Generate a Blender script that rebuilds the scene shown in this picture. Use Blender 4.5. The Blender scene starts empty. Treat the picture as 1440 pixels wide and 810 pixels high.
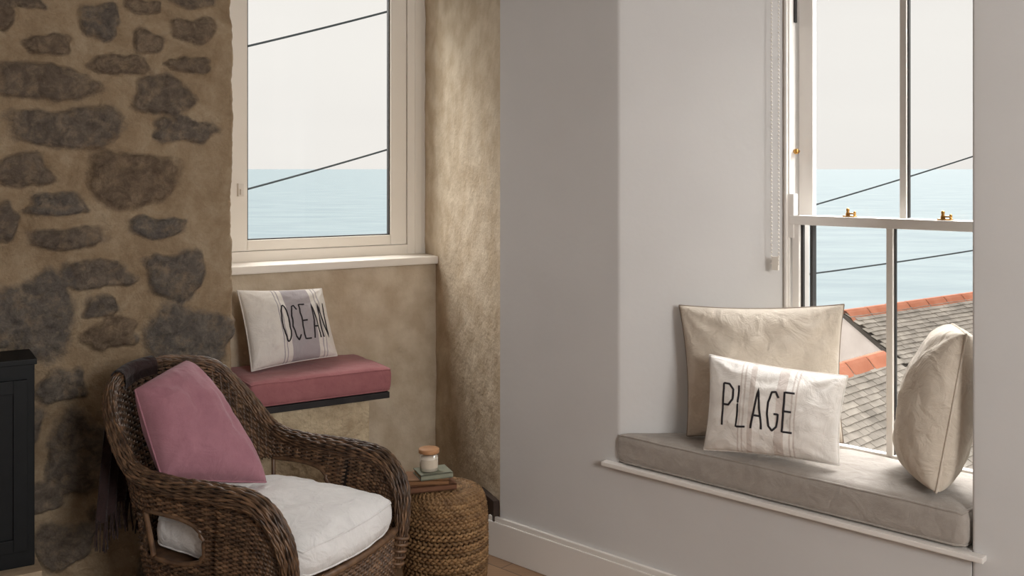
import bpy, bmesh, math, random
import numpy as np
from mathutils import Vector, noise, Matrix
random.seed(7); np.random.seed(7)
F=1400.0; H=1.63; HOR=237.0
def PX(u,v,Y): return np.array([(u-720)/F*Y, Y, H-(v-HOR)/F*Y])
def hit(u,P0,D):
    k=(u-720)/F
    return (k*P0[1]-P0[0])/(D[0]-k*D[1])
def zz(v,Y): return H-(v-HOR)/F*Y
def lin(c):
    return tuple(((x/255)/12.92 if x/255<=0.04045 else ((x/255+0.055)/1.055)**2.4) for x in c)+(1.0,)
col=bpy.context.scene.collection
sc=bpy.context.scene
sc.view_settings.view_transform='Standard'
# ---------------------------------------------------------------- materials
def newmat(name):
    m=bpy.data.materials.new(name); m.use_nodes=True
    nt=m.node_tree; b=nt.nodes['Principled BSDF']
    return m,nt,b
def N(nt,t,**kw):
    n=nt.nodes.new(t)
    for k,v in kw.items(): setattr(n,k,v)
    return n
def mat(name,c1,c2=None,rough=0.7,scale=8,bump=0.0,bscale=60,bdist=0.01,metal=0,detail=6,attr=None,attrmix=None,spec=0.3,bump2=0,b2scale=10,sheen=0):
    m,nt,b=newmat(name); L=nt.links
    b.inputs['Roughness'].default_value=rough; b.inputs['Metallic'].default_value=metal
    b.inputs['Specular IOR Level'].default_value=spec
    if sheen: b.inputs['Sheen Weight'].default_value=sheen
    tc=N(nt,'ShaderNodeTexCoord')
    co=tc.outputs['Object']
    c2=c2 or c1
    nz=N(nt,'ShaderNodeTexNoise'); nz.inputs['Scale'].default_value=scale; nz.inputs['Detail'].default_value=detail
    L.new(co,nz.inputs['Vector'])
    cr=N(nt,'ShaderNodeValToRGB'); cr.color_ramp.elements[0].position=0.35; cr.color_ramp.elements[1].position=0.65
    cr.color_ramp.elements[0].color=lin(c1); cr.color_ramp.elements[1].color=lin(c2)
    L.new(nz.outputs['Fac'],cr.inputs['Fac']); out=cr.outputs['Color']
    if attr:
        at=N(nt,'ShaderNodeAttribute'); at.attribute_name=attr
        mr=N(nt,'ShaderNodeMapRange'); mr.inputs['To Min'].default_value=attrmix[0]; mr.inputs['To Max'].default_value=attrmix[1]
        L.new(at.outputs['Fac'],mr.inputs['Value'])
        mx=N(nt,'ShaderNodeVectorMath',operation='SCALE'); L.new(out,mx.inputs[0]); L.new(mr.outputs['Result'],mx.inputs['Scale']); out=mx.outputs[0]
    L.new(out,b.inputs['Base Color'])
    if bump>0:
        n2=N(nt,'ShaderNodeTexNoise'); n2.inputs['Scale'].default_value=bscale; n2.inputs['Detail'].default_value=8
        L.new(co,n2.inputs['Vector'])
        bp=N(nt,'ShaderNodeBump'); bp.inputs['Strength'].default_value=bump; bp.inputs['Distance'].default_value=bdist
        L.new(n2.outputs['Fac'],bp.inputs['Height'])
        if bump2>0:
            n3=N(nt,'ShaderNodeTexNoise'); n3.inputs['Scale'].default_value=b2scale; n3.inputs['Detail'].default_value=4
            L.new(co,n3.inputs['Vector'])
            bq=N(nt,'ShaderNodeBump'); bq.inputs['Strength'].default_value=bump2; bq.inputs['Distance'].default_value=0.03
            L.new(n3.outputs['Fac'],bq.inputs['Height']); L.new(bq.outputs[0],bp.inputs['Normal'])
        L.new(bp.outputs[0],b.inputs['Normal'])
    return m
def fabric(name,c1,c2,bands=None,bandcol=None,weave=420,wr=0.35,bump=0.4):
    m,nt,b=newmat(name); L=nt.links
    b.inputs['Roughness'].default_value=0.95; b.inputs['Specular IOR Level'].default_value=0.1
    b.inputs['Sheen Weight'].default_value=0.15
    tc=N(nt,'ShaderNodeTexCoord'); co=tc.outputs['Object']
    nz=N(nt,'ShaderNodeTexNoise'); nz.inputs['Scale'].default_value=14; nz.inputs['Detail'].default_value=10; nz.inputs['Roughness'].default_value=0.75
    L.new(co,nz.inputs['Vector'])
    cr=N(nt,'ShaderNodeValToRGB'); cr.color_ramp.elements[0].position=0.3; cr.color_ramp.elements[1].position=0.7
    cr.color_ramp.elements[0].color=lin(c1); cr.color_ramp.elements[1].color=lin(c2)
    L.new(nz.outputs['Fac'],cr.inputs['Fac']); out=cr.outputs['Color']
    if bands:
        uv=N(nt,'ShaderNodeUVMap'); sx=N(nt,'ShaderNodeSeparateXYZ'); L.new(uv.outputs[0],sx.inputs[0])
        acc=None
        for a,c in bands:
            g=N(nt,'ShaderNodeMath',operation='GREATER_THAN'); g.inputs[1].default_value=a; L.new(sx.outputs[0],g.inputs[0])
            l=N(nt,'ShaderNodeMath',operation='LESS_THAN'); l.inputs[1].default_value=c; L.new(sx.outputs[0],l.inputs[0])
            p=N(nt,'ShaderNodeMath',operation='MULTIPLY'); L.new(g.outputs[0],p.inputs[0]); L.new(l.outputs[0],p.inputs[1])
            if acc is None: acc=p
            else:
                s=N(nt,'ShaderNodeMath',operation='ADD'); L.new(acc.outputs[0],s.inputs[0]); L.new(p.outputs[0],s.inputs[1]); acc=s
        mx=N(nt,'ShaderNodeMix',data_type='RGBA'); L.new(acc.outputs[0],mx.inputs[0]); L.new(out,mx.inputs[6]); mx.inputs[7].default_value=lin(bandcol)
        out=mx.outputs[2]
    L.new(out,b.inputs['Base Color'])
    w1=N(nt,'ShaderNodeTexNoise'); w1.inputs['Scale'].default_value=weave; w1.inputs['Detail'].default_value=2; L.new(co,w1.inputs['Vector'])
    w2=N(nt,'ShaderNodeTexNoise'); w2.inputs['Scale'].default_value=13; w2.inputs['Detail'].default_value=4; w2.inputs['Distortion'].default_value=0.8; L.new(co,w2.inputs['Vector'])
    b1=N(nt,'ShaderNodeBump'); b1.inputs['Strength'].default_value=bump; b1.inputs['Distance'].default_value=0.002; L.new(w1.outputs['Fac'],b1.inputs['Height'])
    b2=N(nt,'ShaderNodeBump'); b2.inputs['Strength'].default_value=wr; b2.inputs['Distance'].default_value=0.03; L.new(w2.outputs['Fac'],b2.inputs['Height'])
    L.new(b2.outputs[0],b1.inputs['Normal']); L.new(b1.outputs[0],b.inputs['Normal'])
    return m
M_paint=mat('painted_plaster',(204,202,200),(210,208,206),rough=0.75,scale=1.5,bump=0.12,bscale=45,bdist=0.004,bump2=0.12,b2scale=3.5)
M_trim=mat('white_gloss_paint',(224,219,213),(230,225,219),rough=0.4,scale=2)
M_frame=mat('cream_frame_paint',(236,229,218),(240,233,223),rough=0.4,scale=2)
M_gasket=mat('dark_gasket',(45,42,40),rough=0.6)
M_rough=mat('rough_lime_plaster',(186,168,144),(208,193,171),rough=1.0,scale=9,bump=0.5,bscale=60,bdist=0.008,bump2=0.08,b2scale=20,detail=12,spec=.05)
M_ledge=mat('lime_plaster_plinth',(176,156,128),(212,194,164),rough=0.95,scale=12,bump=1.0,bscale=40,bdist=0.02,detail=12)
M_ceil=mat('ceiling_paint',(206,200,194),rough=0.9)
M_black=mat('matt_black_iron',(17,19,21),(21,23,25),rough=0.55,scale=20,bump=0.1,bscale=200,bdist=0.001,spec=0.25)
M_slab=mat('dark_slab',(38,36,38),(52,48,48),rough=0.6,scale=15)
M_dark=mat('dark_skirting',(48,36,30),(58,44,36),rough=0.6)
M_hearth=mat('hearth_stone',(170,150,125),(190,170,145),rough=0.9,bump=0.3,bscale=40)
M_wick=mat('dark_wicker',(76,55,40),(114,87,64),rough=0.38,scale=25,attr='tone',attrmix=(0.4,1.5),spec=0.5,bump=0.2,bscale=200,bdist=0.002)
M_wickshade=mat('wicker_gap_shade',(28,21,16),rough=0.9)  # near-black backing colour, stands in for shade in the weave gaps
M_sea=mat('seagrass',(108,80,52),(144,112,76),rough=0.6,scale=30,attr='tone',attrmix=(0.5,1.25),bump=0.4,bscale=220,bdist=0.003)
M_seacore=mat('seagrass_core',(38,27,18),rough=0.9)
M_pink=fabric('rose_linen',(156,108,120),(172,124,134),wr=0.3)
M_rose=fabric('rose_red_linen',(156,100,104),(170,113,115),wr=0.25)
M_white=fabric('white_cotton',(214,212,210),(226,224,222),wr=0.6)
M_greigeS=fabric('greige_linen_seat',(150,142,134),(170,162,154),wr=0.25)
M_beige=fabric('beige_linen',(198,186,170),(212,201,186),wr=0.5)
M_pip=fabric('grey_piping',(140,126,114),(156,142,128))
M_plage=fabric('striped_cotton_plage',(222,216,209),(232,227,220),bands=[(.27,.282),(.30,.312),(.345,.385),(.55,.62),(.66,.672),(.69,.702)],bandcol=(204,193,185),wr=0.4)
M_ocean=fabric('striped_cotton_ocean',(220,214,207),(231,226,219),bands=[(.34,.352),(.375,.387),(.44,.77),(.82,.832),(.86,.872)],bandcol=(172,165,168),wr=0.4)
M_ink=mat('black_print',(46,43,46),rough=0.9)
M_throw=fabric('plum_wool',(44,33,33),(60,46,45),wr=0.6)
M_brass=mat('brass',(190,145,80),rough=0.3,metal=1)
M_lidw=mat('wood_lid',(164,120,84),(184,140,102),rough=0.6,scale=20)
M_wax=mat('candle_wax',(222,212,196),rough=0.5)
M_label=mat('paper_label',(196,184,166),rough=0.8)
M_page=mat('book_pages',(176,152,116),(196,170,132),rough=0.9,scale=60)
M_bk1=mat('tan_book_cover',(120,84,54),(132,94,62),rough=0.6)
M_bk2=mat('sage_book_cover',(118,120,104),(130,132,114),rough=0.6)
M_bk3=mat('brown_book_cover',(96,62,42),(108,72,50),rough=0.6)
M_slate=mat('roof_slate',(146,138,128),(174,165,154),rough=0.85,scale=5,attr='tone',attrmix=(0.75,1.05),spec=0.1)
M_slatebase=mat('roof_felt',(72,66,60),rough=0.9)
M_terra=mat('terracotta_ridge',(186,116,88),(200,132,104),rough=0.85,scale=6,attr='tone',attrmix=(0.9,1.08),spec=0.1)
M_render=mat('pale_render',(200,188,180),(210,198,190),rough=0.9)
M_cable=mat('cable_black',(60,66,68),rough=0.7)
M_chain=mat('chain_plastic',(225,218,208),rough=0.4)
def glass(nm,f,r):
    m=bpy.data.materials.new(nm); m.use_nodes=True; nt=m.node_tree; nt.nodes.clear()
    o=N(nt,'ShaderNodeOutputMaterial'); t=N(nt,'ShaderNodeBsdfTransparent'); g=N(nt,'ShaderNodeBsdfGlossy'); g.inputs['Roughness'].default_value=r
    mx=N(nt,'ShaderNodeMixShader'); mx.inputs[0].default_value=f
    nt.links.new(t.outputs[0],mx.inputs[1]); nt.links.new(g.outputs[0],mx.inputs[2]); nt.links.new(mx.outputs[0],o.inputs[0]); return m
M_glass=glass('window_glass',.015,.02); M_jar=glass('jar_glass',.12,.08)
def stonemat():
    m,nt,b=newmat('stone_and_lime_wall'); L=nt.links
    b.inputs['Roughness'].default_value=0.95; b.inputs['Specular IOR Level'].default_value=0.15
    tc=N(nt,'ShaderNodeTexCoord'); co=tc.outputs['Object']
    def ramp(scale,cs,det=10,dist=0.0,rg=0.6):
        n=N(nt,'ShaderNodeTexNoise'); n.inputs['Scale'].default_value=scale; n.inputs['Detail'].default_value=det; n.inputs['Distortion'].default_value=dist; n.inputs['Roughness'].default_value=rg
        L.new(co,n.inputs['Vector']); r=N(nt,'ShaderNodeValToRGB'); e=r.color_ramp.elements
        e[0].position=0.32; e[1].position=0.68; e[0].color=lin(cs[0]); e[1].color=lin(cs[-1])
        if len(cs)==3: x=e.new(0.5); x.color=lin(cs[1])
        L.new(n.outputs['Fac'],r.inputs['Fac']); return r.outputs['Color']
    pl=ramp(6,[(150,127,100),(176,154,126),(196,177,150)],14,0.3,.75)
    gr=ramp(18,[(80,75,71),(114,107,100),(150,140,128)],12,0.6,0.8)
    br=ramp(18,[(92,77,64),(124,106,88),(158,138,115)],12,0.8,0.8)
    a1=N(nt,'ShaderNodeAttribute'); a1.attribute_name='stone'
    a2=N(nt,'ShaderNodeAttribute'); a2.attribute_name='tone'
    m1=N(nt,'ShaderNodeMix',data_type='RGBA'); L.new(a2.outputs['Fac'],m1.inputs[0]); L.new(gr,m1.inputs[6]); L.new(br,m1.inputs[7])
    sm=N(nt,'ShaderNodeTexNoise'); sm.inputs['Scale'].default_value=16; sm.inputs['Detail'].default_value=14; sm.inputs['Roughness'].default_value=.75; L.new(co,sm.inputs['Vector'])
    mr=N(nt,'ShaderNodeMapRange'); mr.inputs['From Min'].default_value=.36; mr.inputs['From Max'].default_value=.66; mr.inputs['To Min'].default_value=-.1; mr.inputs['To Max'].default_value=.60; L.new(sm.outputs['Fac'],mr.inputs['Value'])
    sb=N(nt,'ShaderNodeMath',operation='SUBTRACT'); L.new(a1.outputs['Fac'],sb.inputs[0]); L.new(mr.outputs[0],sb.inputs[1])
    m4=N(nt,'ShaderNodeMath',operation='MULTIPLY',use_clamp=True); L.new(sb.outputs[0],m4.inputs[0]); m4.inputs[1].default_value=1.15
    m2=N(nt,'ShaderNodeMix',data_type='RGBA'); L.new(m4.outputs[0],m2.inputs[0]); L.new(pl,m2.inputs[6]); L.new(m1.outputs[2],m2.inputs[7])
    L.new(m2.outputs[2],b.inputs['Base Color'])
    n2=N(nt,'ShaderNodeTexNoise'); n2.inputs['Scale'].default_value=55; n2.inputs['Detail'].default_value=10; n2.inputs['Roughness'].default_value=0.7; L.new(co,n2.inputs['Vector'])
    bp=N(nt,'ShaderNodeBump'); bp.inputs['Strength'].default_value=1.0; bp.inputs['Distance'].default_value=0.018; L.new(n2.outputs['Fac'],bp.inputs['Height']); L.new(bp.outputs[0],b.inputs['Normal'])
    return m
M_stone=stonemat()
def floormat():
    m,nt,b=newmat('oak_floor'); L=nt.links
    b.inputs['Roughness'].default_value=0.45
    tc=N(nt,'ShaderNodeTexCoord')
    br=N(nt,'ShaderNodeTexBrick'); br.inputs['Scale'].default_value=1.0; br.inputs['Brick Width'].default_value=1.4; br.inputs['Row Height'].default_value=0.14; br.inputs['Mortar Size'].default_value=0.002
    br.inputs['Color1'].default_value=lin((140,108,80)); br.inputs['Color2'].default_value=lin((158,124,92)); br.inputs['Mortar'].default_value=lin((60,42,30))
    mp=N(nt,'ShaderNodeMapping'); mp.inputs['Rotation'].default_value=(0,0,0.75); L.new(tc.outputs['Object'],mp.inputs[0]); L.new(mp.outputs[0],br.inputs['Vector'])
    mp2=N(nt,'ShaderNodeMapping'); mp2.inputs['Rotation'].default_value=(0,0,0.75); mp2.inputs['Scale'].default_value=(3,40,1); L.new(tc.outputs['Object'],mp2.inputs[0])
    n=N(nt,'ShaderNodeTexNoise'); n.inputs['Scale'].default_value=2; n.inputs['Detail'].default_value=8; L.new(mp2.outputs[0],n.inputs['Vector'])
    mx=N(nt,'ShaderNodeMix',data_type='RGBA',blend_type='MULTIPLY'); mx.inputs[0].default_value=0.4; L.new(br.outputs['Color'],mx.inputs[6]); L.new(n.outputs['Fac'],mx.inputs[7])
    L.new(mx.outputs[2],b.inputs['Base Color']); return m
M_floor=floormat()
def seamat():
    m,nt,b=newmat('sea_water'); L=nt.links
    b.inputs['Roughness'].default_value=0.8; b.inputs['Specular IOR Level'].default_value=0.1
    tc=N(nt,'ShaderNodeTexCoord'); mp=N(nt,'ShaderNodeMapping'); mp.inputs['Scale'].default_value=(0.02,0.05,1); L.new(tc.outputs['Object'],mp.inputs[0])
    n=N(nt,'ShaderNodeTexNoise'); n.inputs['Scale'].default_value=1; n.inputs['Detail'].default_value=12; n.inputs['Roughness'].default_value=0.7; L.new(mp.outputs[0],n.inputs['Vector'])
    r=N(nt,'ShaderNodeValToRGB'); r.color_ramp.elements[0].position=0.35; r.color_ramp.elements[1].position=0.65
    r.color_ramp.elements[0].color=lin((128,144,150)); r.color_ramp.elements[1].color=lin((146,160,164)); L.new(n.outputs['Fac'],r.inputs[0]); L.new(r.outputs[0],b.inputs['Base Color'])
    return m
M_seaw=seamat()
# ---------------------------------------------------------------- mesh helpers
class Buf:
    def __init__(s): s.v=[];s.f=[];s.m=[];s.t=[];s.n=0;s.uv=None
    def add(s,V,Fc,mi=0,tone=0.5):
        V=np.asarray(V,float).reshape(-1,3); s.v.append(V)
        s.f+= [tuple(int(i)+s.n for i in f) for f in Fc]; s.m+=[mi]*len(Fc)
        t=np.full(len(V),tone) if np.isscalar(tone) else np.asarray(tone); s.t.append(t); s.n+=len(V)
    def tube(s,P,r,Nn=None,k=6,mi=0,tone=0.5,flat=1.0,closed=False,cap=True):
        P=np.asarray(P,float); n=len(P)
        if n<2: return
        if closed: T=np.roll(P,-1,0)-np.roll(P,1,0)
        else: T=np.gradient(P,axis=0)
        T/= (np.linalg.norm(T,axis=1,keepdims=True)+1e-9)
        if Nn is None:
            ref=np.array([0,0,1.0]) if abs(T[:,2]).mean()<0.8 else np.array([1.0,0,0])
            Nn=np.tile(ref,(n,1))
        Nn=np.asarray(Nn,float); B=np.cross(T,Nn); B/=(np.linalg.norm(B,axis=1,keepdims=True)+1e-9); Nq=np.cross(B,T)
        r=np.broadcast_to(np.asarray(r,float),(n,))[:,None]
        a=np.arange(k)/k*2*math.pi
        V=P[:,None,:]+ (r*np.cos(a)[None,:]*flat)[:,:,None]*Nq[:,None,:]+(r*np.sin(a)[None,:])[:,:,None]*B[:,None,:]
        fc=[]
        for i in range(n if closed else n-1):
            i2=(i+1)%n
            for j in range(k): fc.append((i*k+j,i*k+(j+1)%k,i2*k+(j+1)%k,i2*k+j))
        if not closed and cap:
            fc.append(tuple(range(k))[::-1]); fc.append(tuple((n-1)*k+j for j in range(k)))
        s.add(V.reshape(-1,3),fc,mi,tone)
    def box(s,c,ax,mi=0,tone=0.5):
        c=np.array(c,float); ax=[np.array(a,float) for a in ax]
        V=[c+i*ax[0]+j*ax[1]+k*ax[2] for i in(-1,1) for j in(-1,1) for k in(-1,1)]
        s.add(V,[(0,1,3,2),(4,6,7,5),(0,4,5,1),(2,3,7,6),(0,2,6,4),(1,5,7,3)],mi,tone)
    def grid(s,G,mi=0,tone=0.5,mask=None):
        a,b=G.shape[:2]; fc=[]
        for i in range(a-1):
            for j in range(b-1):
                if mask is not None and not mask[i,j]: continue
                fc.append((i*b+j,(i+1)*b+j,(i+1)*b+j+1,i*b+j+1))
        s.add(G.reshape(-1,3),fc,mi,tone if np.isscalar(tone) else np.asarray(tone).reshape(-1))
def fin(buf,name,mats,origin=(0,0,0),parent=None,smooth=True,label=None,cat=None,group=None,kind=None,bevel=0,attrs=None,weld=False,fixn=False):
    V=np.concatenate(buf.v)-np.array(origin,float)
    me=bpy.data.meshes.new(name); me.from_pydata(V.tolist(),[],buf.f); 
    for m in (mats if isinstance(mats,(list,tuple)) else [mats]): me.materials.append(m)
    me.polygons.foreach_set('material_index',buf.m)
    at=me.attributes.new('tone','FLOAT','POINT'); at.data.foreach_set('value',np.concatenate(buf.t).astype(float))
    if attrs:
        for k,a in attrs.items():
            q=me.attributes.new(k,'FLOAT','POINT'); q.data.foreach_set('value',np.asarray(a,float))
    me.polygons.foreach_set('use_smooth',[smooth]*len(me.polygons))
    if buf.uv is not None:
        uvl=me.uv_layers.new(name='UVMap'); U=buf.uv
        for lp in me.loops: uvl.data[lp.index].uv=U[lp.vertex_index]
    me.update()
    if weld or bevel or fixn:
        bm=bmesh.new(); bm.from_mesh(me)
        if weld: bmesh.ops.remove_doubles(bm,verts=bm.verts,dist=1e-5)
        if bevel: bmesh.ops.bevel(bm,geom=list(bm.edges),offset=bevel,segments=2,affect='EDGES',profile=0.7)
        bmesh.ops.recalc_face_normals(bm,faces=bm.faces)
        bm.to_mesh(me); bm.free()
    ob=bpy.data.objects.new(name,me); col.objects.link(ob)
    ob.location=(0,0,0) if parent is not None else origin
    if parent is not None: ob.parent=parent
    if label: ob['label']=label
    if cat: ob['category']=cat
    if group: ob['group']=group
    if kind: ob['kind']=kind
    return ob
def root(name,loc,label,cat,group=None,rot=0,kind=None):
    e=bpy.data.objects.new(name,None); e.empty_display_size=0.1; col.objects.link(e); e.location=loc; e.rotation_euler=(0,0,rot)
    if label: e['label']=label
    if cat: e['category']=cat
    if group: e['group']=group
    if kind: e['kind']=kind
    return e
def catmull(P,n):
    P=np.asarray(P,float); m=len(P); Q=np.vstack([2*P[0]-P[1],P,2*P[-1]-P[-2]])
    t=np.linspace(0,m-1,n); i=np.minimum(t.astype(int),m-2); f=(t-i)[:,None]
    p0,p1,p2,p3=Q[i],Q[i+1],Q[i+2],Q[i+3]
    return 0.5*((2*p1)+(-p0+p2)*f+(2*p0-5*p1+4*p2-p3)*f**2+(-p0+3*p1-3*p2+p3)*f**3)
def nz(x,y,z=0): return noise.noise(Vector((x,y,z)))
# ---------------------------------------------------------------- room frames
O=np.array([-0.05,4.187]); d=np.array([1.064,-1.0]); d/=np.linalg.norm(d); n2=np.array([-d[1],d[0]])
def R(t,s,z): p=O+d*t+n2*s; return np.array([p[0],p[1],z])
def tt(u,s): return hit(u,O+n2*s,d)
def yR(t,s): return (O+d*t+n2*s)[1]
C0=np.array([-0.382,5.0]); w=np.array([1.6,1.0]); w/=np.linalg.norm(w); nn=np.array([w[1],-w[0]])
def Lp(r,o,z): p=C0-w*r+nn*o; return np.array([p[0],p[1],z])
def rr(u,o): return hit(u,C0+nn*o,-w)
def yL(r,o): return (C0-w*r+nn*o)[1]
SO=0.35
def boxR(b,t0,t1,s0,s1,z0,z1,mi=0):
    b.box(R((t0+t1)/2,(s0+s1)/2,(z0+z1)/2),[np.append(d*(t1-t0)/2,0),np.append(n2*(s1-s0)/2,0),(0,0,(z1-z0)/2)],mi)
def boxL(b,r0,r1,o0,o1,z0,z1,mi=0):
    b.box(Lp((r0+r1)/2,(o0+o1)/2,(z0+z1)/2),[np.append(w*(r1-r0)/2,0),np.append(nn*(o1-o0)/2,0),(0,0,(z1-z0)/2)],mi)
def fillet(pts,r,step):
    pts=[np.array(p,float) for p in pts]; out=[pts[0]]
    for i in range(1,len(pts)-1):
        a,b,c=pts[i-1],pts[i],pts[i+1]; u1=(a-b)/np.linalg.norm(a-b); u2=(c-b)/np.linalg.norm(c-b)
        for k in range(7):
            f=k/6; p=(1-f)**2*(b+u1*r)+2*f*(1-f)*b+f*f*(b+u2*r); out.append(p)
    out.append(pts[-1]); res=[out[0]]
    for a,b in zip(out[:-1],out[1:]):
        L=np.linalg.norm(b-a); k=max(1,int(L/step))
        for j in range(1,k+1): res.append(a+(b-a)*j/k)
    return np.array(res)
def sweep(name,path,zs,disp,m,label=None,side=1,rootkind='structure',attrs=None):
    T=np.gradient(path,axis=0); T/=np.linalg.norm(T,axis=1,keepdims=True); Nn=np.stack([T[:,1],-T[:,0]],1)*side
    G=np.zeros((len(path),len(zs),3))
    for j,z in enumerate(zs): G[:,j,0:2]=path; G[:,j,2]=z
    if disp is not None:
        D=disp(path,zs); G[:,:,0]+=D*Nn[:,0:1]; G[:,:,1]+=D*Nn[:,1:2]
    b=Buf(); b.grid(G); return fin(b,name,m,kind=rootkind,label=label,attrs=attrs)
ZC=3.0
qE=hit(330,C0+nn*SO,-w)
# --- stone wall
stones=[(140,30,58,46,.2),(62,115,138,50,.6),(232,135,82,52,.5),(95,180,162,56,.35),(257,182,80,34,.3),(33,240,78,45,.55),(188,252,128,72,.9),(80,288,82,32,.1),
(8,312,34,60,.4),(220,320,82,28,.0),(95,335,104,30,.45),(70,62,66,26,.8),(208,60,44,34,.8),(275,42,62,32,.8),(170,92,82,26,.8),(266,92,64,20,.7),(130,387,112,38,.35),
(247,387,80,66,.1),(48,445,120,112,.05),(143,432,46,32,.2),(158,470,78,44,.9),(264,480,122,92,.0),(85,542,72,46,.15),(110,640,90,112,.35),(2,20,34,50,.8),(30,0,60,24,.6),(270,2,70,18,.5),
(200,10,50,20,.8),(90,765,86,60,.4),(155,722,56,40,.6),(215,780,36,60,.3),(60,700,50,40,.4),(195,700,60,60,.3),(250,620,80,70,.3),(300,700,60,60,.4),(190,570,60,40,.3),(30,600,60,60,.3)]
ppm=[]
for (cx,cy,sw,sh,tn) in stones:
    q=hit(cx,C0+nn*SO,-w); Y=yL(q,SO); q1=hit(cx-sw/2,C0+nn*SO,-w); q2=hit(cx+sw/2,C0+nn*SO,-w)
    ppm.append((q,zz(cy,Y),abs(q1-q2)/2*1.12,sh/F*Y/2*1.18,tn,random.random()*50))
for k in range(70):
    q=random.uniform(1.98,3.2) ; z=random.uniform(.05,2.95); a=random.uniform(.06,.15); h=random.uniform(.03,.08)
    if all((q-p[0])**2/(a+p[2])**2+(z-p[1])**2/(h+p[3])**2>1.1 for p in ppm): ppm.append((q,z,a,h,random.random(),random.random()*50))
for k in range(60):
    q=random.uniform(1.2,1.98) ; z=random.choice([random.uniform(2.22,2.95),random.uniform(0.05,.35)]); a=random.uniform(.06,.13); h=random.uniform(.03,.07)
    if all((q-p[0])**2/(a+p[2])**2+(z-p[1])**2/(h+p[3])**2>1.1 for p in ppm): ppm.append((q,z,a,h,random.random(),random.random()*50))
pE=(C0+nn*SO-w*qE)
path=fillet([C0+nn*SO-w*3.3,pE,C0-nn*0.26-w*(qE+0.01)],0.045,0.0065)
zs=np.arange(0,ZC+.001,0.0075)
qs=-((path-C0)@w)
os_=((path-C0)@nn)
Q,Z=np.meshgrid(qs,zs,indexing='ij')
W1=np.zeros_like(Q);W2=np.zeros_like(Q);FI=np.zeros_like(Q);LO=np.zeros_like(Q)
for i in range(Q.shape[0]):
    for j in range(Q.shape[1]):
        x=Q[i,j]+(SO-os_[i]); y=Z[i,j]
        W1[i,j]=nz(x*9,y*9,1)*.6+nz(x*26,y*26,2)*.4; W2[i,j]=nz(x*9,y*9,5)*.6+nz(x*26,y*26,6)*.4
        FI[i,j]=nz(x*32,y*32,9)+.6*nz(x*75,y*75,3); LO[i,j]=nz(x*5,y*5,12)+.5*nz(x*12,y*12,15)
SM=np.zeros_like(Q);TN=np.zeros_like(Q)
QX=Q+W1*.024; ZX=Z+W2*.020
for (q,z,a,h,tn,sd) in ppm:
    dx=(QX-q); dz=(ZX-z); m0=(abs(dx)<a*1.6)&(abs(dz)<h*1.7)
    if not m0.any(): continue
    ang=math.sin(sd)*.25; ex=(dx*math.cos(ang)+dz*math.sin(ang)*1)/a; ez=(-dx*math.sin(ang)*h/a+dz)/h
    rad=(abs(ex)**3.0+abs(ez)**3.0)**(1/3.0); th=np.arctan2(ez,ex)
    rad=rad*(1+.09*np.sin(3*th+sd)+.06*np.sin(5*th+2*sd))
    mk=np.clip((1.08-rad)/.34,0,1)*m0
    mk=mk*mk*(3-2*mk)
    sel=mk>SM; SM=np.where(sel,mk,SM); TN=np.where(mk>0.01,tn,TN)
front=(os_>SO-.06)[:,None]
SM=SM*front
Dd=LO*.013+FI*.0035+SM*(.020+FI*.006+W1*.014)-4*SM*(1-SM)*.010
mask=SM*np.clip(1.05+.25*FI+.12*LO,0.6,1.2)
sweep('wall_left',path,zs,lambda p,z:Dd,M_stone,side=1,attrs={'stone':mask.reshape(-1)},label='rubble stone wall with lime mortar')
bpy.data.objects['wall_left'].data.attributes['tone'].data.foreach_set('value',TN.reshape(-1))
# --- back wall under window
def dispR(amp,sc1):
    def f(p,z):
        D=np.zeros((len(p),len(z)))
        for i in range(len(p)):
            for j in range(len(z)):
                D[i,j]=amp*(nz(p[i,0]*sc1,p[i,1]*sc1,z[j]*sc1)+.5*nz(p[i,0]*sc1*3,p[i,1]*sc1*3,z[j]*sc1*3)+.3*nz(p[i,0]*sc1*9,p[i,1]*sc1*9,z[j]*sc1*9))
        return D
    return f
pb=fillet([C0-w*(qE+.02),C0+w*.03],0.01,0.012)
zb=np.append(np.arange(0,1.15,0.012),1.17)
sweep('wall_back',pb,zb,dispR(.006,6),M_rough)
backend=C0+(C0-O)/np.linalg.norm(C0-O)*.32
pr=fillet([backend,O],0.01,0.010)
zr=np.arange(0,ZC+.001,0.010)
sweep('wall_corner',pr,zr,lambda p,z:dispR(.0055,4.5)(p,z)*np.clip(np.linalg.norm(p-O,axis=1)/.05,0,1)[:,None],M_rough)
# --- right wall
tA=tt(870,0); sB=.40; tB=tt(1102,sB); sW=.60
pw=fillet([O,O+d*tA,O+d*tB+n2*sB,O+d*tB+n2*sW],0.010,0.016)
sweep('wall_right',pw,np.array([0,ZC/2,ZC]),None,M_paint)
tR=tt(1366,0); zT=2.62
b=Buf(); boxR(b,tA-.010,tR,0,.03,0,.50); boxR(b,tA-.010,tR,0,sW+.1,zT,ZC); fin(b,'wall_right_panel',M_paint,kind='structure',smooth=False)
pw=fillet([O+d*(tR+.10)+n2*(sW+.1),O+d*tR,O+d*3.6],0.012,0.02)
sweep('wall_right_end',pw,np.array([0,ZC/2,ZC]),None,M_paint)
b=Buf(); boxR(b,tA+.05,tR+.2,.02,sW+.1,.40,.495); fin(b,'wall_right_base',M_paint,kind='structure',smooth=False)
b=Buf(); boxR(b,-.06,3.6,-.02,0.0,0,.145); boxR(b,-.055,3.6,-.014,0.0,.145,.165); fin(b,'baseboard_right',M_trim,kind='structure',smooth=False,bevel=.003)
b=Buf(); dd=(C0-O)/np.linalg.norm(C0-O); ndd=np.array([-dd[1],dd[0]])
if ndd@(np.array([0,0])-O)<0: ndd=-ndd
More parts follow.
